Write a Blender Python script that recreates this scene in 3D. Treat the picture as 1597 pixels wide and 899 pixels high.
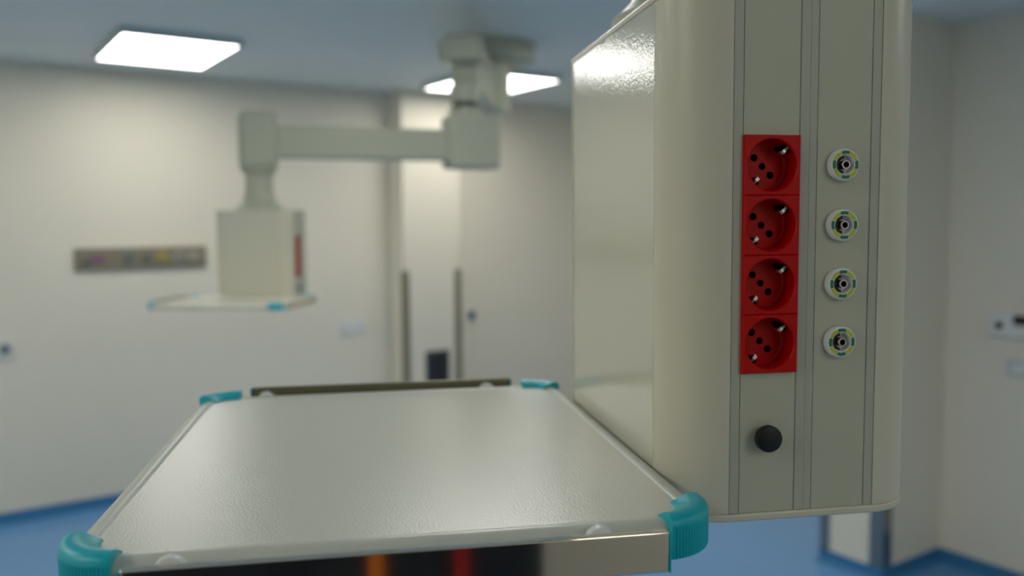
import bpy, bmesh, math
from mathutils import Vector, Matrix

for o in list(bpy.data.objects):
    bpy.data.objects.remove(o)
S = bpy.context.scene
COL = S.collection
PI = math.pi

# ------------------------------------------------------------------ camera, world, exposure
EYE = 1.86                                   # camera height above the floor
B = 0.97507213                               # heading of the long wall seen from the camera
RM = Matrix(((math.sin(B), math.cos(B), 0), (-math.cos(B), math.sin(B), 0), (0, 0, 1)))
pitch, roll = 0.07603425, -0.00741475
cp, sp, cr, sr = math.cos(pitch), math.sin(pitch), math.cos(roll), math.sin(roll)
right = RM @ Vector((cr, sr * sp, sr * cp))
up = RM @ Vector((-sr, cr * sp, cr * cp))
fwd = RM @ Vector((0, cp, -sp))
cam_d = bpy.data.cameras.new('camera')
cam = bpy.data.objects.new('camera', cam_d)
COL.objects.link(cam)
M = Matrix((right, up, -fwd)).transposed().to_4x4()
M.translation = Vector((0, 0, EYE))
cam.matrix_world = M
cam_d.sensor_width = 36
cam_d.lens = 36 * 1339.65 / 1597
cam_d.clip_start = 0.02
cam_d.dof.use_dof = True
cam_d.dof.focus_distance = 0.62
cam_d.dof.aperture_fstop = 3.8
cam_d.dof.aperture_blades = 0
S.camera = cam

w = bpy.data.worlds.new('world')
S.world = w
w.use_nodes = True
w.node_tree.nodes['Background'].inputs[0].default_value = (0.8, 0.9, 1, 1)
w.node_tree.nodes['Background'].inputs[1].default_value = 0.05
S.view_settings.view_transform = 'Standard'
S.view_settings.look = 'None'
S.view_settings.exposure = 0.06
S.view_settings.gamma = 1
S.view_settings.use_curve_mapping = False
LAMP_POWER = 7.8                             # radiance of the ceiling lamp diffusers

# ------------------------------------------------------------------ materials
def lin(c):
    return tuple(((v / 255) / 12.92 if v / 255 <= 0.04045 else ((v / 255 + 0.055) / 1.055) ** 2.4) for v in c) + (1,)

def mat(name, rgb, rough=0.5, metal=0.0, bump=0.0, scale=600, var=0.0, vscale=3, emit=0, coat=0.0, spec=0.5, detail=2.0, stretch=None):
    m = bpy.data.materials.new(name)
    m.use_nodes = True
    nt = m.node_tree
    b = nt.nodes['Principled BSDF']
    col = lin(rgb)
    b.inputs['Base Color'].default_value = col
    b.inputs['Roughness'].default_value = rough
    b.inputs['Metallic'].default_value = metal
    b.inputs['Coat Weight'].default_value = coat
    b.inputs['Specular IOR Level'].default_value = spec
    tc = nt.nodes.new('ShaderNodeTexCoord')
    src = tc.outputs['Object']
    if stretch:
        mp = nt.nodes.new('ShaderNodeMapping')
        mp.inputs['Scale'].default_value = stretch
        nt.links.new(src, mp.inputs['Vector'])
        src = mp.outputs['Vector']
    if bump:
        n = nt.nodes.new('ShaderNodeTexNoise')
        n.inputs['Scale'].default_value = scale
        n.inputs['Detail'].default_value = detail
        bp = nt.nodes.new('ShaderNodeBump')
        bp.inputs['Strength'].default_value = 1.0
        bp.inputs['Distance'].default_value = bump
        nt.links.new(src, n.inputs['Vector'])
        nt.links.new(n.outputs['Fac'], bp.inputs['Height'])
        nt.links.new(bp.outputs['Normal'], b.inputs['Normal'])
    if var:
        n = nt.nodes.new('ShaderNodeTexNoise')
        n.inputs['Scale'].default_value = vscale
        n.inputs['Detail'].default_value = 4
        mx = nt.nodes.new('ShaderNodeMix')
        mx.data_type = 'RGBA'
        mx.inputs['A'].default_value = tuple(v * (1 - var) for v in col[:3]) + (1,)
        mx.inputs['B'].default_value = tuple(min(1, v * (1 + var)) for v in col[:3]) + (1,)
        nt.links.new(src, n.inputs['Vector'])
        nt.links.new(n.outputs['Fac'], mx.inputs['Factor'])
        nt.links.new(mx.outputs['Result'], b.inputs['Base Color'])
    if emit:
        b.inputs['Emission Color'].default_value = (1, 0.98, 0.915, 1)
        b.inputs['Emission Strength'].default_value = emit
    return m

MT = dict(
    wall=mat('wall_paint', (238, 230, 211), 0.55, bump=0.0006, scale=60, var=0.02),
    ceiling=mat('ceiling_paint', (236, 238, 232), 0.7, bump=0.0004, scale=50, var=0.015),
    floor=mat('blue_vinyl', (106, 155, 205), 0.28, bump=0.0002, scale=30, var=0.05, vscale=2),
    skirt=mat('blue_cove_vinyl', (52, 120, 168), 0.35, var=0.04),
    paint=mat('grey_white_powder_coat', (220, 215, 192), 0.3, bump=0.0001, scale=520),
    panel=mat('glossy_side_panel_enamel', (214, 213, 194), 0.1, bump=0.00015, scale=420, spec=0.7),
    face=mat('matt_face_panel', (198, 198, 174), 0.45, bump=0.00001, scale=900),
    strip=mat('anodised_strip', (190, 190, 170), 0.45, bump=0.00001, scale=900),
    top=mat('shelf_hammered_enamel', (232, 228, 208), 0.2, bump=0.00024, scale=560, spec=0.7),
    rim=mat('shelf_rim_enamel', (216, 214, 198), 0.3, bump=0.00003, scale=600),
    gap=mat('dark_seam', (30, 30, 26), 0.8, var=0.1, vscale=40),
    chrome=mat('polished_steel', (232, 222, 208), 0.06, metal=1, bump=0.000005, scale=15),
    darkrail=mat('dark_rail_steel', (128, 122, 100), 0.2, metal=1, bump=0.000005, scale=15),  # back rail, darker base colour than the front rail
    steel=mat('brushed_steel', (150, 152, 150), 0.3, metal=1, bump=0.00003, scale=200, stretch=(20, 20, 1)),
    guard=mat('corner_guard_steel', (150, 146, 124), 0.42, metal=0.6, bump=0.00003, scale=200, stretch=(20, 20, 1)),
    cyan=mat('cyan_rubber', (0, 186, 200), 0.38, bump=0.00001, scale=500, var=0.03, vscale=30),
    white=mat('white_plastic', (232, 232, 226), 0.3, var=0.01),
    red=mat('red_socket_plastic', (196, 1, 0), 0.35, spec=0.2, bump=0.000004, scale=400, var=0.02, vscale=60),
    black=mat('black_plastic', (9, 11, 9), 0.5, bump=0.00001, scale=500),
    hole=mat('dark_hole', (5, 4, 4), 0.9, spec=0.1, var=0.1, vscale=80),
    green=mat('green_enamel', (0, 118, 84), 0.4, var=0.02, vscale=80),
    yellow=mat('yellow_green_enamel', (200, 208, 30), 0.4, var=0.02, vscale=80),
    arm=mat('arm_paint', (188, 190, 168), 0.4, bump=0.00005, scale=150, var=0.02),
    grille=mat('dark_grille', (52, 56, 62), 0.5, var=0.1, vscale=20),
    gplate=mat('rail_plate_alu', (150, 142, 122), 0.4, metal=0.35, bump=0.00003, scale=100, var=0.05, vscale=4),
    bright=mat('nickel_plated', (225, 220, 212), 0.28, metal=1, bump=0.00001, scale=900),
    greymid=mat('grey_insert', (128, 136, 132), 0.45, var=0.04, vscale=40),
    ringm=mat('pale_ring', (186, 180, 164), 0.45, var=0.03, vscale=40),
    purple=mat('purple_cover', (140, 90, 130), 0.45, var=0.04, vscale=40),
    greydark=mat('grey_fitting', (86, 90, 92), 0.45, var=0.05, vscale=40),
    amber=mat('yellow_fitting', (190, 168, 80), 0.45, var=0.04, vscale=40),
    screen=mat('black_screen', (8, 10, 12), 0.15, var=0.05, vscale=30),
    lamp=mat('lamp_diffuser', (250, 250, 250), 0.5, emit=LAMP_POWER, var=0.005),
    housing=mat('lamp_housing', (196, 204, 204), 0.5, var=0.01),
    cart=mat('stand_in_black', (14, 14, 15), 0.45, bump=0.0001, scale=80),  # dark clothing of the stand-in behind the camera
    orange=mat('orange_plastic', (225, 120, 20), 0.5, var=0.03, vscale=30),
    darkred=mat('red_plastic', (170, 20, 16), 0.5, var=0.03, vscale=30),
)

# ------------------------------------------------------------------ helpers
def link(name, bm, m, parent=None, smooth=None, bevel=0, seg=2):
    bmesh.ops.recalc_face_normals(bm, faces=bm.faces)
    me = bpy.data.meshes.new(name)
    bm.to_mesh(me)
    bm.free()
    ms = m if isinstance(m, (list, tuple)) else [m]
    for k in ms:
        me.materials.append(MT[k])
    o = bpy.data.objects.new(name, me)
    COL.objects.link(o)
    if parent:
        o.parent = parent
    if smooth is not None:
        for p in me.polygons:
            p.use_smooth = True
        me.set_sharp_from_angle(angle=math.radians(smooth))
    if bevel:
        b = o.modifiers.new('bevel', 'BEVEL')
        b.width = bevel
        b.segments = seg
        b.limit_method = 'ANGLE'
        b.angle_limit = math.radians(40)
        for p in me.polygons:
            p.use_smooth = True
        me.set_sharp_from_angle(angle=math.radians(40))
    return o

def empty(name, loc, rz, label, cat, group=None):
    o = bpy.data.objects.new(name, None)
    COL.objects.link(o)
    o.location = loc
    o.rotation_euler = (0, 0, rz)
    o.empty_display_size = 0.1
    return tag(o, label, cat, group)

def tag(o, label, cat, group=None):
    o['label'] = label
    o['category'] = cat
    if group:
        o['group'] = group
    return o

def box(bm, x0, x1, y0, y1, z0, z1, mi=0):
    v = [bm.verts.new(p) for p in ((x0, y0, z0), (x1, y0, z0), (x1, y1, z0), (x0, y1, z0),
                                   (x0, y0, z1), (x1, y0, z1), (x1, y1, z1), (x0, y1, z1))]
    for f in ((0, 3, 2, 1), (4, 5, 6, 7), (0, 1, 5, 4), (1, 2, 6, 5), (2, 3, 7, 6), (3, 0, 4, 7)):
        bm.faces.new([v[i] for i in f]).material_index = mi
    return bm

def prism(bm, pts, z0, z1, mi=0):
    a = [bm.verts.new((x, y, z0)) for x, y in pts]
    b = [bm.verts.new((x, y, z1)) for x, y in pts]
    n = len(pts)
    for i in range(n):
        j = (i + 1) % n
        bm.faces.new((a[i], a[j], b[j], b[i])).material_index = mi
    bm.faces.new(a[::-1]).material_index = mi
    bm.faces.new(b).material_index = mi
    return bm

def rrect(x0, x1, y0, y1, r, n=12):
    out = []
    for cx, cy, a0 in ((x1 - r, y0 + r, -90), (x1 - r, y1 - r, 0), (x0 + r, y1 - r, 90), (x0 + r, y0 + r, 180)):
        for k in range(n + 1):
            a = math.radians(a0 + 90 * k / n)
            out.append((cx + r * math.cos(a), cy + r * math.sin(a)))
    return out

def lathe(bm, prof, n=40, M=Matrix(), mi=0, cap=True):
    """prof: (r, z) list, revolved about local z, then transformed by M."""
    rings = []
    for r, z in prof:
        if r < 1e-7:
            rings.append([bm.verts.new(M @ Vector((0, 0, z)))])
        else:
            rings.append([bm.verts.new(M @ Vector((r * math.cos(2 * PI * k / n), r * math.sin(2 * PI * k / n), z))) for k in range(n)])
    for a, b in zip(rings, rings[1:]):
        for k in range(n):
            l = (k + 1) % n
            if len(a) == 1 and len(b) == 1:
                continue
            if len(a) == 1:
                f = (a[0], b[l], b[k])
            elif len(b) == 1:
                f = (a[k], a[l], b[0])
            else:
                f = (a[k], a[l], b[l], b[k])
            bm.faces.new(f).material_index = mi
    if cap:
        for r in (rings[0], rings[-1]):
            if len(r) > 2:
                bm.faces.new(r).material_index = mi
    return bm

FACE = Matrix.Rotation(math.radians(90), 4, 'X')      # local z -> -y  (towards the viewer of the console face)
def at(x, y, z, R=FACE):
    return Matrix.Translation((x, y, z)) @ R

# ------------------------------------------------------------------ the room
CE = EYE + 1.012          # ceiling height
XW, XE, YS, YN = -2.3, 5.6, -3.0, 6.12
def struct(name, bm, m, **k):
    o = link(name, bm, m, **k)
    o['kind'] = 'structure'
    return o
T = 0.12
struct('floor', box(bmesh.new(), XW - T, XE + T, YS - T, YN + T, -0.1, 0), 'floor')
struct('ceiling', box(bmesh.new(), XW - T, XE + T, YS - T, YN + T, CE, CE + 0.1), 'ceiling')
struct('wall_left', box(bmesh.new(), XW, XE, YN, YN + T, 0, CE), 'wall')
struct('wall_pilaster', box(bmesh.new(), 2.995, 3.5, 5.89, YN, 0, CE), 'wall')
struct('wall_far', box(bmesh.new(), XE, XE + T, 2.85, YN, 0, CE), 'wall')
struct('wall_projection', box(bmesh.new(), 3.955, 4.48, 2.48, 2.85, 0, CE), 'wall')
struct('wall_recess', box(bmesh.new(), 4.48, XE + T, 2.73, 2.85, 0, CE), 'wall')
struct('wall_right', box(bmesh.new(), 4.48, 4.48 + T, YS, 2.73, 0, CE), 'wall')
struct('wall_rear', box(bmesh.new(), XW, 4.48 + T, YS - T, YS, 0, CE), 'wall')
struct('wall_side', box(bmesh.new(), XW - T, XW, YS - T, YN + T, 0, CE), 'wall')

def skirting(name, pts):
    """coved vinyl skirting run along a polyline; the room is on the left of the direction of travel"""
    bm = bmesh.new()
    prof = [(0.0, 0.0), (0.03, 0.0005), (0.018, 0.004), (0.009, 0.012), (0.004, 0.026), (0.003, 0.074), (0.0, 0.076)]
    n = len(pts)
    rings = []
    for i, p in enumerate(pts):
        p = Vector(p)
        d1 = (p - Vector(pts[i - 1])).normalized() if i else None
        d2 = (Vector(pts[i + 1]) - p).normalized() if i < n - 1 else None
        n1 = Vector((-d1.y, d1.x)) if d1 else None
        n2 = Vector((-d2.y, d2.x)) if d2 else None
        off = (n1 + n2) / (1 + n1.dot(n2)) if n1 and n2 else (n1 or n2)
        rings.append([bm.verts.new((p.x + off.x * o, p.y + off.y * o, z)) for o, z in prof])
    for a, b in zip(rings, rings[1:]):
        for k in range(len(prof)):
            l = (k + 1) % len(prof)
            bm.faces.new((a[k], a[l], b[l], b[k]))
    bm.faces.new(rings[0])
    bm.faces.new(rings[-1][::-1])
    return struct(name, bm, 'skirt', smooth=30)
skirting('baseboard_left', [(XE, YN), (3.5, YN), (3.5, 5.89), (2.995, 5.89), (2.995, YN), (XW, YN)])
skirting('baseboard_right', [(4.48, YS), (4.48, 2.48), (3.955, 2.48), (3.955, 2.85), (XE, 2.85), (XE, YN)])
skirting('baseboard_rear', [(XW, YN), (XW, YS), (4.48, YS)])

def lshape(x, y, sx, sy, wx, wy, z0, z1, t=0.003):
    """corner guard wrapping the outer corner (x, y); legs run towards sx / sy"""
    pts = [(x - sx * t, y - sy * t), (x + sx * wx, y - sy * t), (x + sx * wx, y), (x, y), (x, y + sy * wy), (x - sx * t, y + sy * wy)]
    return prism(bmesh.new(), pts, z0, z1)
def guard(x, y, sx, sy, w_, z1, label, m='guard'):
    o = link('corner_guard', lshape(x, y, sx, sy, w_, w_, 0.077, z1), m)
    tag(o, label, 'corner guard', 'steel corner guards')
G = EYE - 0.365
guard(2.995, 5.89, 1, 1, 0.045, G, 'steel corner guard left of the dark wall vent')
guard(3.5, 5.89, -1, 1, 0.06, G, 'steel corner guard right of the dark wall vent')
guard(3.955, 2.85, 1, -1, 0.06, G, 'slim steel corner guard beneath the console, beside open blue floor', 'steel')
guard(3.955, 2.48, 1, 1, 0.075, G, 'wide steel corner guard beneath the right lower corner of the console', 'steel')

# ceiling lamps
def ceiling_lamp(x0, x1, y0, y1, label):
    cx, cy = (x0 + x1) / 2, (y0 + y1) / 2
    t = empty('ceiling_lamp', (cx, cy, CE - 0.04), 0, label, 'ceiling lamp', 'square ceiling light panels')
    a, b = (x1 - x0) / 2, (y1 - y0) / 2
    bm = bmesh.new()
    f = 0.018
    box(bm, -a - f, a + f, -b - f, -b, 0, 0.04)
    box(bm, -a - f, a + f, b, b + f, 0, 0.04)
    box(bm, -a - f, -a, -b, b, 0, 0.04)
    box(bm, a, a + f, -b, b, 0, 0.04)
    link('frame', bm, 'housing', t)
    link('diffuser', box(bmesh.new(), -a, a, -b, b, 0.003, 0.008), 'lamp', t)
ceiling_lamp(0.87, 1.46, 4.80, 5.60, 'glowing white ceiling light panel alone at upper left')
ceiling_lamp(3.04, 3.66, 4.80, 5.60, 'glowing white ceiling light panel partly hidden behind the suspension arm')

ceiling_lamp(0.30, 0.92, -2.45, -1.65, 'added unseen ceiling fill panel behind the camera, over the operator stand-in')  # from here on: panels added out of view as fill light
ceiling_lamp(1.20, 1.82, 1.90, 2.70, 'added unseen ceiling fill panel above and beyond the foreground pendant')
ceiling_lamp(-1.40, -0.78, 1.90, 2.70, 'added unseen ceiling fill panel left of the foreground pendant')
ceiling_lamp(3.20, 3.82, 3.00, 3.80, 'added ceiling fill panel hidden above and behind the foreground console')
ceiling_lamp(-1.40, -0.78, 4.60, 5.40, 'added unseen ceiling fill panel beyond the left edge of the picture, near the long wall')
ceiling_lamp(-2.00, -1.38, 0.50, 1.30, 'added unseen ceiling fill panel left of the camera, nearest the side wall')
ceiling_lamp(2.80, 3.42, -1.75, -0.95, 'added unseen ceiling fill panel behind the camera, nearer the right wall')

# wall vent on the pilaster
t = empty('wall_vent', (3.275, 5.89, EYE - 1.36), 0, 'dark slatted ventilation grille low on the pilaster between two steel guards', 'vent')
bm = bmesh.new()
box(bm, -0.105, 0.105, -0.012, 0, 0, 0.02); box(bm, -0.105, 0.105, -0.012, 0, 0.34, 0.36)
box(bm, -0.105, -0.085, -0.012, 0, 0.02, 0.34); box(bm, 0.085, 0.105, -0.012, 0, 0.02, 0.34)
link('frame', bm, 'greydark', t)
bm = bmesh.new()
for i in range(16):
    z = 0.025 + i * 0.02
    prism(bm, [(-0.085, -0.009), (0.085, -0.009), (0.085, -0.002), (-0.085, -0.002)], z, z + 0.008)
box(bm, -0.085, 0.085, -0.0015, 0, 0.02, 0.34)
link('slats', bm, 'grille', t)

# stainless supply rail on the long wall
t = empty('supply_panel', (1.175, YN, EYE - 0.29), 0, 'long brushed metal medical supply panel with round outlets on the left wall', 'supply panel')
link('plate', box(bmesh.new(), -0.41, 0.41, -0.02, 0, 0, 0.145), 'gplate', t, bevel=0.003)
WF = lambda x, y, z: at(x, y, z)
def fitting(x, z, r, m, ring=None, name='outlet'):
    bm = bmesh.new()
    lathe(bm, [(0, 0.012), (r * .55, 0.012), (r * .6, 0.02), (r, 0.016), (r, 0)], 24, WF(x, -0.02, z))
    o = link(name, bm, ring or m, t, smooth=40)
    bm = bmesh.new()
    lathe(bm, [(0, 0.022), (r * .45, 0.022), (r * .5, 0.012)], 20, WF(x, -0.02, z))
    link('core', bm, m, o, smooth=40)
P = lambda px: 0.766 + (px - 115) / 205 * 0.818 - 1.175
link('switch_cover', box(bmesh.new(), P(137), P(159), -0.03, -0.02, 0.052, 0.09), 'purple', t, bevel=0.004)
link('socket_block', box(bmesh.new(), P(127), P(136), -0.028, -0.02, 0.03, 0.07), 'greydark', t, bevel=0.003)
fitting(P(195), 0.078, 0.034, 'greydark', 'greymid')
fitting(P(222), 0.078, 0.032, 'greydark', 'gplate')
fitting(P(249), 0.078, 0.036, 'gplate', 'amber')
fitting(P(275), 0.074, 0.034, 'greydark', 'ringm')
fitting(P(299), 0.076, 0.034, 'gplate', 'ringm')

def outlet_plate(x0, x1, z0, z1, n, label, face='white'):
    t = empty('wall_socket', ((x0 + x1) / 2, YN, z0), 0, label, 'wall socket')
    a, h = (x1 - x0) / 2, z1 - z0
    link('plate', box(bmesh.new(), -a, a, -0.012, 0, 0, h), 'white', t, bevel=0.003)
    for i in range(n):
        cx = -a + (2 * i + 1) * a / n
        bm = bmesh.new()
        r = min(a / n, h / 2) * 0.72
        lathe(bm, [(r, 0), (r, 0.003), (r * .9, 0.003), (r * .85, 0.0012), (0, 0.0012)], 28, at(cx, -0.012, h / 2), cap=False)
        s = link('socket_insert', bm, face, t, smooth=40)
        bm = bmesh.new()
        for k in (-1, 1):
            lathe(bm, [(0, 0.0018), (0.004, 0.0018), (0.004, 0)], 12, at(cx + k * 0.0095, -0.012, h / 2))
        link('pin_holes', bm, 'greydark', s)
outlet_plate(2.563, 2.761, EYE - 0.837, EYE - 0.725, 2, 'double white wall socket plate on the long wall left of the pilaster')
outlet_plate(0.215, 0.405, EYE - 0.815, EYE - 0.70, 2, 'pale wall socket plate with grey insert cut off at the far left', 'greymid')

# small call button with cord
t = empty('call_button', (3.735, YN, EYE - 0.77), 0, 'small round grey call button with a hanging cord right of the pilaster', 'call button')
bm = bmesh.new(); lathe(bm, [(0, 0.03), (0.026, 0.03), (0.03, 0.026), (0.034, 0.004), (0.034, 0)], 24, at(0, 0, 0)); link('button', bm, 'greydark', t, smooth=40)
link('back_plate', box(bmesh.new(), -0.04, 0.055, -0.006, 0, -0.045, 0.05), 'white', t, bevel=0.002)
link('cord', box(bmesh.new(), 0.0, 0.006, -0.012, -0.006, -0.38, -0.04), 'white', t)

# control unit and socket on the right wall (wall plane x = 4.48, facing -x)
t = empty('wall_controller', (4.48, 2.12, EYE - 0.59), math.radians(-90), 'white wall control unit with a black screen and round dark button at right edge', 'control unit')
link('housing', box(bmesh.new(), -0.12, 0.16, -0.028, 0, 0, 0.125), 'white', t, bevel=0.006)
link('screen', box(bmesh.new(), 0.0, 0.12, -0.031, -0.028, 0.062, 0.112), 'screen', t, bevel=0.001)
bm = bmesh.new(); lathe(bm, [(0, 0.012), (0.016, 0.012), (0.019, 0.008), (0.019, 0)], 24, at(-0.068, -0.028, 0.055)); link('button', bm, 'screen', t, smooth=40)
t = empty('switch_plate', (4.48, 2.08, EYE - 0.79), math.radians(-90), 'pale switch plate below the wall control unit at right edge', 'switch')
link('plate', box(bmesh.new(), -0.072, 0.08, -0.01, 0, 0, 0.085), 'housing', t, bevel=0.003)
link('rocker', box(bmesh.new(), -0.05, 0.058, -0.015, -0.01, 0.018, 0.067), 'white', t, bevel=0.002)

# ------------------------------------------------------------------ the ceiling pendants
OX, OY, OZ = 0.3337, 0.79, -0.2325                 # axis of the console, underside of its bottom cap
def L(bm):                                          # console measurements -> coordinates of the pendant's own empty
    bmesh.ops.translate(bm, verts=bm.verts, vec=(-OX, -OY, -OZ))
    return bm

YF, YB = 0.61, 0.955
XL, XR = 0.2280, 0.4400
SL, SR = 0.2734, 0.3937                            # seams between round corner covers and the flat face
ZB, ZT = -0.2262, 0.1715
RY = 0.047                                          # depth of the front corner rounding
RB = 0.030

def quarter(cx, cy, rx, ry, a0, n=14):
    return [(cx + rx * math.cos(math.radians(a0 + 90 * k / n)), cy + ry * math.sin(math.radians(a0 + 90 * k / n))) for k in range(n + 1)]

def socket(parent, zc):
    """one red earthed socket module, 45 x 45 mm, seen in the console face"""
    cx, h, yf, ys = 0.3036, 0.0225, YF - 0.0035, YF + 0.0135
    R, dep = 0.0196, 0.017
    n = 64
    bm = bmesh.new()
    y0 = yf
    def ring(r, y):
        return [bm.verts.new((cx + r * math.cos(2 * PI * k / n), y, zc + r * math.sin(2 * PI * k / n))) for k in range(n)]
    def sq(s, y):
        out = []
        for k in range(n):
            c_, s_ = math.cos(2 * PI * k / n), math.sin(2 * PI * k / n)
            q = s / max(abs(c_), abs(s_))
            out.append(bm.verts.new((cx + q * c_, y, zc + q * s_)))
        return out
    rings = [sq(h, YF + 0.001), sq(h, yf + 0.0006), sq(h - 0.0006, yf), ring(R + 0.0008, yf), ring(R, yf + 0.0009), ring(R - 0.0006, ys), ring(R - 0.0022, ys + 0.0012), ring(0.004, ys + 0.0012)]
    for a, b in zip(rings, rings[1:]):
        for k in range(n):
            l = (k + 1) % n
            bm.faces.new((a[k], a[l], b[l], b[k]))
    bm.faces.new(rings[-1])
    s = link('power_socket', L(bm), 'red', parent, smooth=35)
    yfl = ys + 0.0012
    d = 0.0095 / math.sqrt(2)
    for dx, dz, r in ((-d, d, 0.0029), (0, 0, 0.0027), (d, -d, 0.0029)):
        bm = bmesh.new()
        lathe(bm, [(r * 0.8, -0.006), (r, 0.0001), (r, 0.0003)], 20, at(cx + dx, yfl, zc + dz))
        lathe(bm, [(0, 0.0002), (r, 0.0002)], 20, at(cx + dx, yfl, zc + dz), cap=False)
        link('pin_hole', L(bm), 'hole', s)
    # sprung earth contacts, with near-black slabs painting the shade of their slots
    for sgn in (1, -1):
        e = Vector((sgn / math.sqrt(2), 0, sgn / math.sqrt(2)))
        q = Vector((-sgn / math.sqrt(2), 0, sgn / math.sqrt(2)))
        bm = bmesh.new()
        def slab(r0, r1, w_, ya, yb):
            c0 = Vector((cx, 0, zc))
            vs = []
            for y_ in (ya, yb):
                for r_, s_ in ((r0, -w_), (r1, -w_), (r1, w_), (r0, w_)):
                    p = c0 + e * r_ + q * s_
                    vs.append(bm.verts.new((p.x, y_, p.z)))
            for f in ((0, 3, 2, 1), (4, 5, 6, 7), (0, 1, 5, 4), (1, 2, 6, 5), (2, 3, 7, 6), (3, 0, 4, 7)):
                bm.faces.new([vs[i] for i in f])
        slab(R - 0.0034, R + 0.0006, 0.0030, yf + 0.0035, yfl)
        link('slot_shade', L(bm), 'hole', s)
        bm = bmesh.new()
        slab(R - 0.0068, R - 0.0048, 0.0016, yf + 0.0045, yf + 0.0105)
        slab(R - 0.0060, R + 0.0004, 0.0015, yf + 0.0035, yf + 0.0047)
        link('earth_contact', L(bm), 'bright', s, bevel=0.0004)
    return s

def gas_outlet(parent, zc):
    cx = 0.3614
    A = at(cx, YF, zc)
    bm = bmesh.new()
    lathe(bm, [(0.0122, 0), (0.0124, 0.0035), (0.0119, 0.0052), (0.0110, 0.0058), (0.0077, 0.0058), (0.0072, 0.0052), (0.0066, -0.0075), (0.0064, -0.008)], 56, A)
    o = link('gas_outlet', L(bm), 'white', parent, smooth=35)
    # eight coloured segments round the collar
    for name, m, a0s, w_ in (('green_segment', 'green', (0, 90, 180, 270), 19), ('yellow_segment', 'yellow', (45, 135, 225, 315), 22.5)):
        for c in a0s:
            bm = bmesh.new()
            k = 8
            vi, vo, vi2, vo2 = [], [], [], []
            for i in range(k + 1):
                a = math.radians(c - w_ + 2 * w_ * i / k)
                for lst, r, z in ((vi, 0.0082, 0.0061), (vo, 0.0106, 0.0061), (vi2, 0.0082, 0.0056), (vo2, 0.0106, 0.0056)):
                    lst.append(bm.verts.new(A @ Vector((r * math.cos(a), r * math.sin(a), z))))
            for i in range(k):
                bm.faces.new((vi[i], vi[i + 1], vo[i + 1], vo[i]))
                bm.faces.new((vi2[i], vo2[i], vo2[i + 1], vi2[i + 1]))
                bm.faces.new((vo[i], vo[i + 1], vo2[i + 1], vo2[i]))
                bm.faces.new((vi[i], vi2[i], vi2[i + 1], vi[i + 1]))
            for i in (0, k):
                bm.faces.new((vi[i], vo[i], vo2[i], vi2[i]))
            link(name, L(bm), m, o)
    bm = bmesh.new()
    lathe(bm, [(0.0034, -0.0078), (0.0034, 0.0064), (0.0031, 0.0070), (0.0025, 0.0070), (0.0022, 0.006), (0.0022, -0.004), (0, -0.004)], 32, A, cap=False)
    link('probe_tube', L(bm), 'bright', o, smooth=40)
    bm = bmesh.new()
    lathe(bm, [(0, 0.0060), (0.00225, 0.0060)], 24, A, cap=False)
    lathe(bm, [(0.0035, -0.0050), (0.00655, -0.0050)], 32, A, cap=False)
    link('bore', L(bm), 'hole', o)
    bm = bmesh.new()
    k = 20                                          # dark latch shell in the left half of the cavity
    pts = [[], []]
    for i in range(k + 1):
        a = math.radians(95 + 170 * i / k)
        for lst, r in ((pts[0], 0.0066), (pts[1], 0.0046)):
            lst.append((r * math.cos(a), r * math.sin(a)))
    sh = bmesh.new()
    prism(sh, pts[0] + pts[1][::-1], -0.0075, 0.0042)
    sh.transform(A)
    me_ = bpy.data.meshes.new('tmp'); sh.to_mesh(me_); sh.free(); bm.from_mesh(me_); bpy.data.meshes.remove(me_)
    for a in (135, 205):
        c = math.radians(a)
        lathe(bm, [(0, 0.0056), (0.0008, 0.0052), (0.0010, 0.0035)], 12, A @ Matrix.Translation((0.0058 * math.cos(c), 0.0058 * math.sin(c), 0)))
    link('latch', L(bm), 'black', o, smooth=40)
    return o

def corner_cap(parent, cx, cy, a0, trim0, trim1):
    """ribbed rubber corner: a profile swept round a quarter circle with short straight ends"""
    R = 0.042
    path = []
    NR = 26
    steps = NR * 6
    st = 0.004
    if not trim0:
        for k in range(4):
            path.append((a0, -st * (1 - k / 4), None))
    for k in range(steps + 1):
        if trim0 <= 90 * k / steps <= 90 - trim1:
            path.append((a0 + 90 * k / steps, 0, k / steps))
    if not trim1:
        for k in range(1, 5):
            path.append((a0 + 90, st * k / 4, None))
    prof = [(-0.0235, -0.1953), (-0.0225, -0.1937), (-0.0185, -0.1917), (-0.0135, -0.1892), (-0.0085, -0.1879), (-0.0045, -0.1884), (-0.0015, -0.1902), (-0.0001, -0.193),
            (0, -0.195, 0), (0, -0.1965, 1), (0, -0.206, 1), (0, -0.2145, 1), (-0.0006, -0.2165, .6), (-0.004, -0.2168), (-0.006, -0.214), (-0.006, -0.1965), (-0.014, -0.1945)]
    bm = bmesh.new()
    rings = []
    for a, s, u in path:
        c, sn = math.cos(math.radians(a)), math.sin(math.radians(a))
        n = Vector((c, sn))
        tg = Vector((-sn, c))
        rib = 0
        if u is not None and 0.02 < u < 0.98:
            rib = -0.0010 * (0.5 - 0.5 * math.cos(2 * PI * u * NR)) ** 2
        ring = []
        for q in prof:
            o, z = q[0], q[1]
            wgt = q[2] if len(q) > 2 else 0
            p = Vector((cx, cy)) + n * (R + o + rib * wgt) + tg * s
            ring.append(bm.verts.new((p.x, p.y, z)))
        rings.append(ring)
    m = len(prof)
    for a, b in zip(rings, rings[1:]):
        for k in range(m):
            l = (k + 1) % m
            bm.faces.new((a[k], a[l], b[l], b[k]))
    bm.faces.new(rings[0])
    bm.faces.new(rings[-1])
    return link('corner_cap', L(bm), 'cyan', parent, smooth=50)

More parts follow.
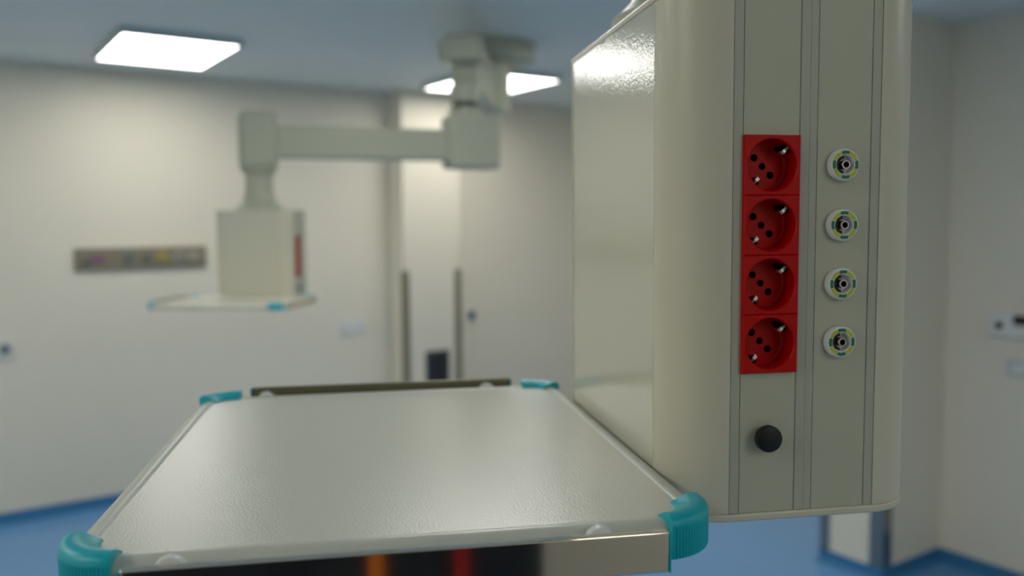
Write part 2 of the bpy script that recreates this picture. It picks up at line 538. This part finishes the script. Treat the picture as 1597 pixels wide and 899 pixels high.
# shelf measurements
TX0, TX1 = -0.1832, 0.2274
def shelf(parent, TY0=0.5130, TY1=1.0050):
    zs = -0.1950
    bm = bmesh.new()
    rw = 0.0172
    # tray floor
    prism(bm, rrect(TX0 + rw - .001, TX1 - rw + .001, TY0 + rw - .001, TY1 - rw + .001, 0.022), -0.2150, zs)
    s = link('shelf', L(bm), 'top', parent)
    # moulded rim swept round the rectangle
    prof = [(-rw, zs - 0.0003), (-0.0160, zs + 0.0005), (-0.0130, zs + 0.0011), (-0.0100, zs + 0.0008), (-0.0065, zs - 0.0004), (-0.0040, zs - 0.0020), (-0.0018, zs - 0.0042), (-0.0005, zs - 0.0070), (0, zs - 0.0100), (0, -0.2135), (-0.002, -0.2155), (-rw, -0.2155)]
    bm = bmesh.new()
    R = 0.039
    base = rrect(TX0, TX1, TY0, TY1, R, 12)
    cen = []
    for cx, cy, a0 in ((TX1 - R, TY0 + R, -90), (TX1 - R, TY1 - R, 0), (TX0 + R, TY1 - R, 90), (TX0 + R, TY0 + R, 180)):
        for k in range(13):
            a = math.radians(a0 + 90 * k / 12)
            cen.append((math.cos(a), math.sin(a)))
    rings = []
    for (x, y), (nx, ny) in zip(base, cen):
        rings.append([bm.verts.new((x + nx * o, y + ny * o, z)) for o, z in prof])
    n = len(rings)
    m = len(prof)
    for i in range(n):
        a, b = rings[i], rings[(i + 1) % n]
        for k in range(m):
            l = (k + 1) % m
            bm.faces.new((a[k], a[l], b[l], b[k]))
    link('rim', L(bm), 'rim', s, smooth=40)
    # four cyan corner caps
    R = 0.042
    x0, x1, y0, y1 = TX0 - 0.003, TX1 + 0.0013, TY0 - 0.0035, TY1 + 0.004
    for cx, cy, a0, t0, t1 in ((x1 - R, y0 + R, -90, 5, 0), (x1 - R, y1 - R, 0, 22, 0), (x0 + R, y1 - R, 90, 0, 22), (x0 + R, y0 + R, 180, 0, 5)):
        corner_cap(s, cx, cy, a0, t0, t1)
    # equipment rails
    for ya, xa, xb, zt, side in ((TY0 - 0.0155, -0.1385, 0.1840, -0.1928, -1), (TY1 + 0.0115, -0.1310, 0.1720, -0.1885, 1)):
        bm = bmesh.new()
        box(bm, xa, xb, ya, ya + 0.006, zt - 0.0262, zt)
        r = link('equipment_rail', L(bm), 'chrome' if side < 0 else 'darkrail', s, bevel=0.0012, seg=3)
        for x in (xa, xb):
            e = 1 if x == xb else -1
            bm = bmesh.new()
            box(bm, min(x, x + e * 0.0012), max(x, x + e * 0.0012), ya - 0.0002, ya + 0.0063, zt - 0.0264, zt - 0.001)
            link('end_cap', L(bm), 'cyan', r)
        for x in (-0.1138, 0.1423):
            bm = bmesh.new()
            zc = -0.1993 if side < 0 else -0.2015
            rr = 0.0095
            y_in, y_out = (TY0 + 0.0005, ya + 0.006) if side < 0 else (TY1 - 0.0005, ya)
            prof2 = [(0, 0), (rr * .75, 0), (rr * .96, 0.0012), (rr, 0.003), (rr, abs(y_in - y_out) - 0.003), (rr * .96, abs(y_in - y_out) - 0.0012), (rr * .75, abs(y_in - y_out)), (0, abs(y_in - y_out))]
            lathe(bm, prof2, 32, at(x, max(y_in, y_out), zc), cap=False)
            link('rail_spacer', L(bm), 'white', s, smooth=40)
    # mounting bracket between shelf and console
    bm = bmesh.new()
    box(bm, 0.10, 0.225, 0.66, 0.90, -0.2262, -0.2150)
    link('bracket', L(bm), 'rim', s)
    return s

def arm_box(p0, p1, w_, z0, z1, name, parent, bev=0.012):
    d = Vector((p1[0] - p0[0], p1[1] - p0[1]))
    ln = d.length
    a = math.atan2(d.y, d.x)
    bm = bmesh.new()
    box(bm, 0, ln, -w_ / 2, w_ / 2, z0, z1)
    bmesh.ops.rotate(bm, verts=bm.verts, cent=(0, 0, 0), matrix=Matrix.Rotation(a, 3, 'Z'))
    bmesh.ops.translate(bm, verts=bm.verts, vec=(p0[0], p0[1], 0))
    return link(name, bm, 'arm', parent, bevel=bev, seg=4)

def head_box(c, ang, back, front, w_, z0, z1, name, parent, bev=0.02):
    bm = bmesh.new()
    box(bm, -back, front, -w_ / 2, w_ / 2, z0, z1)
    bmesh.ops.rotate(bm, verts=bm.verts, cent=(0, 0, 0), matrix=Matrix.Rotation(ang, 3, 'Z'))
    bmesh.ops.translate(bm, verts=bm.verts, vec=(c[0], c[1], 0))
    return link(name, bm, 'arm', parent, bevel=bev, seg=4)

def pendant(x, y, zb, yaw, hub, mount, label, ends=(0.5130, 1.0050)):
    """hub and mount are room positions of the middle joint and of the ceiling plate"""
    t = empty('ceiling_pendant', (x, y, EYE + zb), yaw, label, 'medical pendant', 'ceiling supply pendants with a console and shelf')
    # --- console
    bm = bmesh.new()                                # dark inner carcass seen only in the seams
    prism(bm, rrect(XL + 0.003, XR - 0.003, YF + 0.0025, YB - 0.003, 0.03), ZB, ZT)
    # clear room for the sockets and gas outlets behind the face
    bm.free()
    bm = bmesh.new()
    box(bm, XL + 0.0035, XR - 0.0035, YF + 0.05, YB - 0.032, ZB, ZT)
    box(bm, SL - 0.004, 0.2812, YF + 0.0022, YF + 0.05, ZB, ZT)
    box(bm, 0.3273, 0.3412, YF + 0.0022, YF + 0.05, ZB, ZT)
    box(bm, 0.3862, SR + 0.004, YF + 0.0022, YF + 0.05, ZB, ZT)
    box(bm, 0.2812, 0.3273, YF + 0.02, YF + 0.05, ZB, ZT)
    box(bm, 0.3412, 0.3862, YF + 0.012, YF + 0.05, ZB, ZT)
    body = link('console_body', L(bm), 'gap', t)
    g = 0.0003
    # rounded corner covers
    def cover(pts):
        link('corner_cover', L(prism(bmesh.new(), pts, ZB + 0.0004, ZT - 0.0004)), 'paint', t, smooth=30)
    q = quarter(SL + 0.0006, YF + RY, SL + 0.0006 - XL, RY, 180)
    q = [p for p in q if p[0] <= SL - g] + [(SL - g, YF)]
    cover(q + [(SL - g, YF + 0.002), (SL - g, YF + 0.004)] + [(XL + 0.003, YF + RY)])
    q = quarter(SR - 0.0006, YF + RY, XR - SR + 0.0006, RY, -90)
    q = [(SR + g, YF)] + [p for p in q if p[0] >= SR + g]
    cover(q + [(XR - 0.003, YF + RY), (SR + g, YF + 0.004)])
    cover(quarter(XL + 0.03, YB - RB, 0.03, RB, 90) + [(XL + 0.003, YB - RB), (XL + 0.03, YB - 0.003)])
    cover(quarter(XR - 0.03, YB - RB, 0.03, RB, 0) + [(XR - 0.03, YB - 0.003), (XR - 0.003, YB - RB)])
    # side and rear panels
    for xa, xb in ((XL, XL + 0.003), (XR - 0.003, XR)):
        bm = bmesh.new()
        box(bm, xa, xb, YF + RY + 0.0005, YB - RB - 0.0035, ZB + 0.0005, ZT - 0.0005)
        link('side_panel', L(bm), 'panel', t)
        bm = bmesh.new()
        box(bm, min(xa, xa) - (0.0006 if xa == XL else -0.0), xb + (0.0006 if xa != XL else 0), YB - RB - 0.003, YB - RB + 0.0002, ZB + 0.0005, ZT - 0.0005)
        link('edge_trim', L(bm), 'paint', t)
    bm = bmesh.new()
    box(bm, XL + 0.0303, XR - 0.0303, YB - 0.003, YB, ZB + 0.0005, ZT - 0.0005)
    link('rear_panel', L(bm), 'paint', t)
    # face: narrow extruded strips and the two inset service panels
    for xa, xb in ((SL + g, 0.2814 - g), (0.3270 + g, 0.3349), (0.3351, 0.3414 - g), (0.3861 + g, SR - g)):
        bm = bmesh.new()
        box(bm, xa, xb, YF + 0.0004, YF + 0.0022, ZB + 0.0004, ZT - 0.0004)
        link('face_strip', L(bm), 'strip', t)
    zs = [0.0642, 0.0191, -0.0260, -0.0711, -0.1162]
    bm = bmesh.new()
    box(bm, 0.2814 + g, 0.3270 - g, YF + 0.0007, YF + 0.003, zs[0] - 0.0005, ZT - 0.0004)
    link('service_panel', L(bm), 'face', t)
    bm = bmesh.new()
    box(bm, 0.2814 + g, 0.3270 - g, YF + 0.0007, YF + 0.003, ZB + 0.0004, zs[4] + 0.0005)
    link('service_panel', L(bm), 'face', t)
    # right service panel with four round cut-outs
    zc = [0.0420, -0.0037, -0.0488, -0.0938]
    bm = bmesh.new()
    xa, xb = 0.3414 + g, 0.3861 - g
    cuts = [ZB + 0.0004] + [(a + b) / 2 for a, b in zip(zc[::-1], zc[::-1][1:])]
    n = 48
    zz = sorted(zc)
    hx = (xb - xa) / 2
    edges = [ZB + 0.0004] + [z0 + s_ * hx for z0 in zz for s_ in (-1, 1)] + [ZT - 0.0004]
    for za, zb_ in zip(edges[0::2], edges[1::2]):
        box(bm, xa, xb, YF + 0.0007, YF + 0.003, za, zb_)
    for i, z0 in enumerate(zz):
        ins, out = [], []
        for k in range(n):
            a = 2 * PI * k / n
            c_, s_ = math.cos(a), math.sin(a)
            sc = hx / max(abs(c_), abs(s_))
            out.append(bm.verts.new(((xa + xb) / 2 + sc * c_, YF + 0.0007, z0 + sc * s_)))
            ins.append(bm.verts.new(((xa + xb) / 2 + 0.0115 * c_ + (0.3614 - (xa + xb) / 2), YF + 0.0007, z0 + 0.0115 * s_)))
        for k in range(n):
            l = (k + 1) % n
            bm.faces.new((out[k], out[l], ins[l], ins[k]))
    link('service_panel', L(bm), 'face', t)
    for a, b in zip(zs, zs[1:]):
        socket(t, (a + b) / 2)
    for z0 in zc:
        gas_outlet(t, z0)
    bm = bmesh.new()
    A = at(0.3012, YF, -0.1660)
    lathe(bm, [(0.0072, 0), (0.0075, 0.003), (0.0098, 0.0045), (0.0103, 0.006), (0.0103, 0.0095), (0.0097, 0.0110), (0.0080, 0.0117), (0, 0.0120)], 48, A)
    link('locking_knob', L(bm), 'black', t, smooth=35)
    # caps
    bm = bmesh.new()
    e = 0.0008
    out = quarter(SR - 0.0006, YF - e + RY, XR + e - SR + 0.0006, RY, -90) + quarter(XR + e - 0.03, YB + e - RB, 0.03, RB, 0) + \
        quarter(XL - e + 0.03, YB + e - RB, 0.03, RB, 90) + quarter(SL + 0.0006, YF - e + RY, SL + 0.0006 - XL + e, RY, 180)
    prism(bm, out, ZT, ZT + 0.0055)
    link('top_cap', L(bm), 'paint', t, bevel=0.0012)
    bm = bmesh.new()
    prism(bm, out, ZB - 0.0063, ZB)
    link('bottom_cap', L(bm), 'paint', t, bevel=0.0015)
    shelf(t, *ends)
    # --- neck and arms (heights above the console underside)
    top = ZT + 0.0055 - OZ
    bm = bmesh.new()
    lathe(bm, [(0.098, top), (0.098, top + 0.014), (0.092, top + 0.018), (0.088, top + 0.022), (0.080, top + 0.030), (0.068, top + 0.055), (0.062, top + 0.085), (0.060, top + 0.11), (0.060, 0.585)], 56)
    link('neck', bm, 'arm', t, smooth=40)
    cy, sy = math.cos(yaw), math.sin(yaw)
    def loc(p):
        dx, dy = p[0] - x, p[1] - y
        return (cy * dx + sy * dy, -sy * dx + cy * dy)
    H, MN = loc(hub), loc(mount)
    a = math.atan2(H[1], H[0])
    head_box((0, 0), a, 0.083, 0.083, 0.15, 0.585, 0.842, 'elbow', t, 0.03)
    ring = bmesh.new()
    lathe(ring, [(0.070, 0.574), (0.078, 0.578), (0.078, 0.590), (0.070, 0.592)], 48)
    link('collar', ring, 'arm', t, smooth=40)
    arm_box((0, 0), H, 0.115, 0.640, 0.783, 'lower_arm', t)
    zc_ = 1.012 - zb                                 # ceiling height in this frame
    head_box(H, a, 0.10, 0.15, 0.17, 0.603, 0.855, 'joint_housing', t, 0.02)
    zl = 0.978 if zc_ > 1.3 else 0.92               # underside of the upper arm's drop tube
    bm = bmesh.new()
    D = Matrix.Translation((H[0], H[1], 0))
    zu0, zu1 = zc_ - 0.385, zc_ - 0.135
    lathe(bm, [(0.080, 0.85), (0.080, 0.885), (0.060, 0.892), (0.060, 0.915), (0.075, 0.922), (0.075, zu0 + 0.02)], 48, D)
    link('drop_tube', bm, 'arm', t, smooth=40)
    bm = bmesh.new()
    lathe(bm, [(0.062, 0.893), (0.0635, 0.893), (0.0635, 0.914), (0.062, 0.914)], 48, D)
    link('brake_ring', bm, 'greydark', t, smooth=40)
    b = math.atan2(MN[1] - H[1], MN[0] - H[0])
    arm_box(H, MN, 0.13, zu0 + 0.012, zu1, 'upper_arm', t)
    head_box(H, b, 0.085, 0.07, 0.175, zu1 - 0.12, zu1 + 0.006, 'upper_joint', t, 0.02)
    D = Matrix.Translation((MN[0], MN[1], 0))
    bm = bmesh.new()
    lathe(bm, [(0.12, zu0 + 0.0), (0.13, zu0 + 0.02), (0.13, zc_ - 0.06)], 48, D)
    link('mount_column', bm, 'arm', t, smooth=40)
    bm = bmesh.new()
    lathe(bm, [(0.0, zc_ - 0.105), (0.255, zc_ - 0.105), (0.27, zc_ - 0.095), (0.275, zc_ - 0.07), (0.275, zc_)], 64, D)
    link('ceiling_plate', bm, 'arm', t, smooth=40)
    return t

CY = math.radians(-9.787) + 0 
YAW1 = math.atan2(-0.4122, 0.9111)
pendant(0.630, 0.582, -0.2325, YAW1, (1.50, 0.05), (1.95, 0.75),
        'large foreground grey pendant console with red sockets and wide shelf with cyan corners')
pendant(1.222, 3.788, -0.346, 0.8437, (2.149, 3.556), (2.694, 4.213),
        'blurred far pendant hanging from a ceiling arm, seen against the left wall', (0.4980, 1.0430))

# ------------------------------------------------------------------ added cart-shaped stand-in for the camera operator mirrored in the polished rail
t = empty('operator_stand_in', (0.0, 0.0, 0.0), YAW1, 'added dark stand-in for the camera operator, mirrored with orange and red stripes in the chrome shelf rail', 'operator stand-in')
stand_in_off = (-0.12, -1.15)
bm = bmesh.new()
x0, x1, y0, y1 = -0.62, 0.45, -1.75, -1.15
box(bm, x0, x1, y0, y1, 0.12, 1.42)
link('cabinet', bm, 'cart', t, bevel=0.01)
for k in range(4):
    z = 0.16 + k * 0.31
    bm = bmesh.new()
    box(bm, x0 + 0.03, x1 - 0.03, y1, y1 + 0.012, z, z + 0.29)
    d = link('drawer', bm, 'cart', t, bevel=0.004)
    bm = bmesh.new()
    box(bm, -0.25, -0.15, y1 + 0.012, y1 + 0.03, z + 0.22, z + 0.235)
    link('handle', bm, 'cart', d)
for x, m in ((0.018, 'orange'), (0.23, 'darkred')):  # bars in place of the operator's orange and red straps
    bm = bmesh.new()
    lathe(bm, [(0.021, 0.14), (0.021, 1.40)], 20, Matrix.Translation((x, y1 + 0.035, 0)))
    link('strap_stand_in', bm, m, t, smooth=40)
for x in (x0 + 0.08, x1 - 0.08):
    for y in (y0 + 0.08, y1 - 0.08):
        bm = bmesh.new()
        lathe(bm, [(0.02, -0.015), (0.06, -0.015), (0.06, 0.015), (0.02, 0.015)], 24, Matrix.Translation((x, y, 0.06)) @ FACE)
        link('castor', bm, 'black', t, smooth=40)
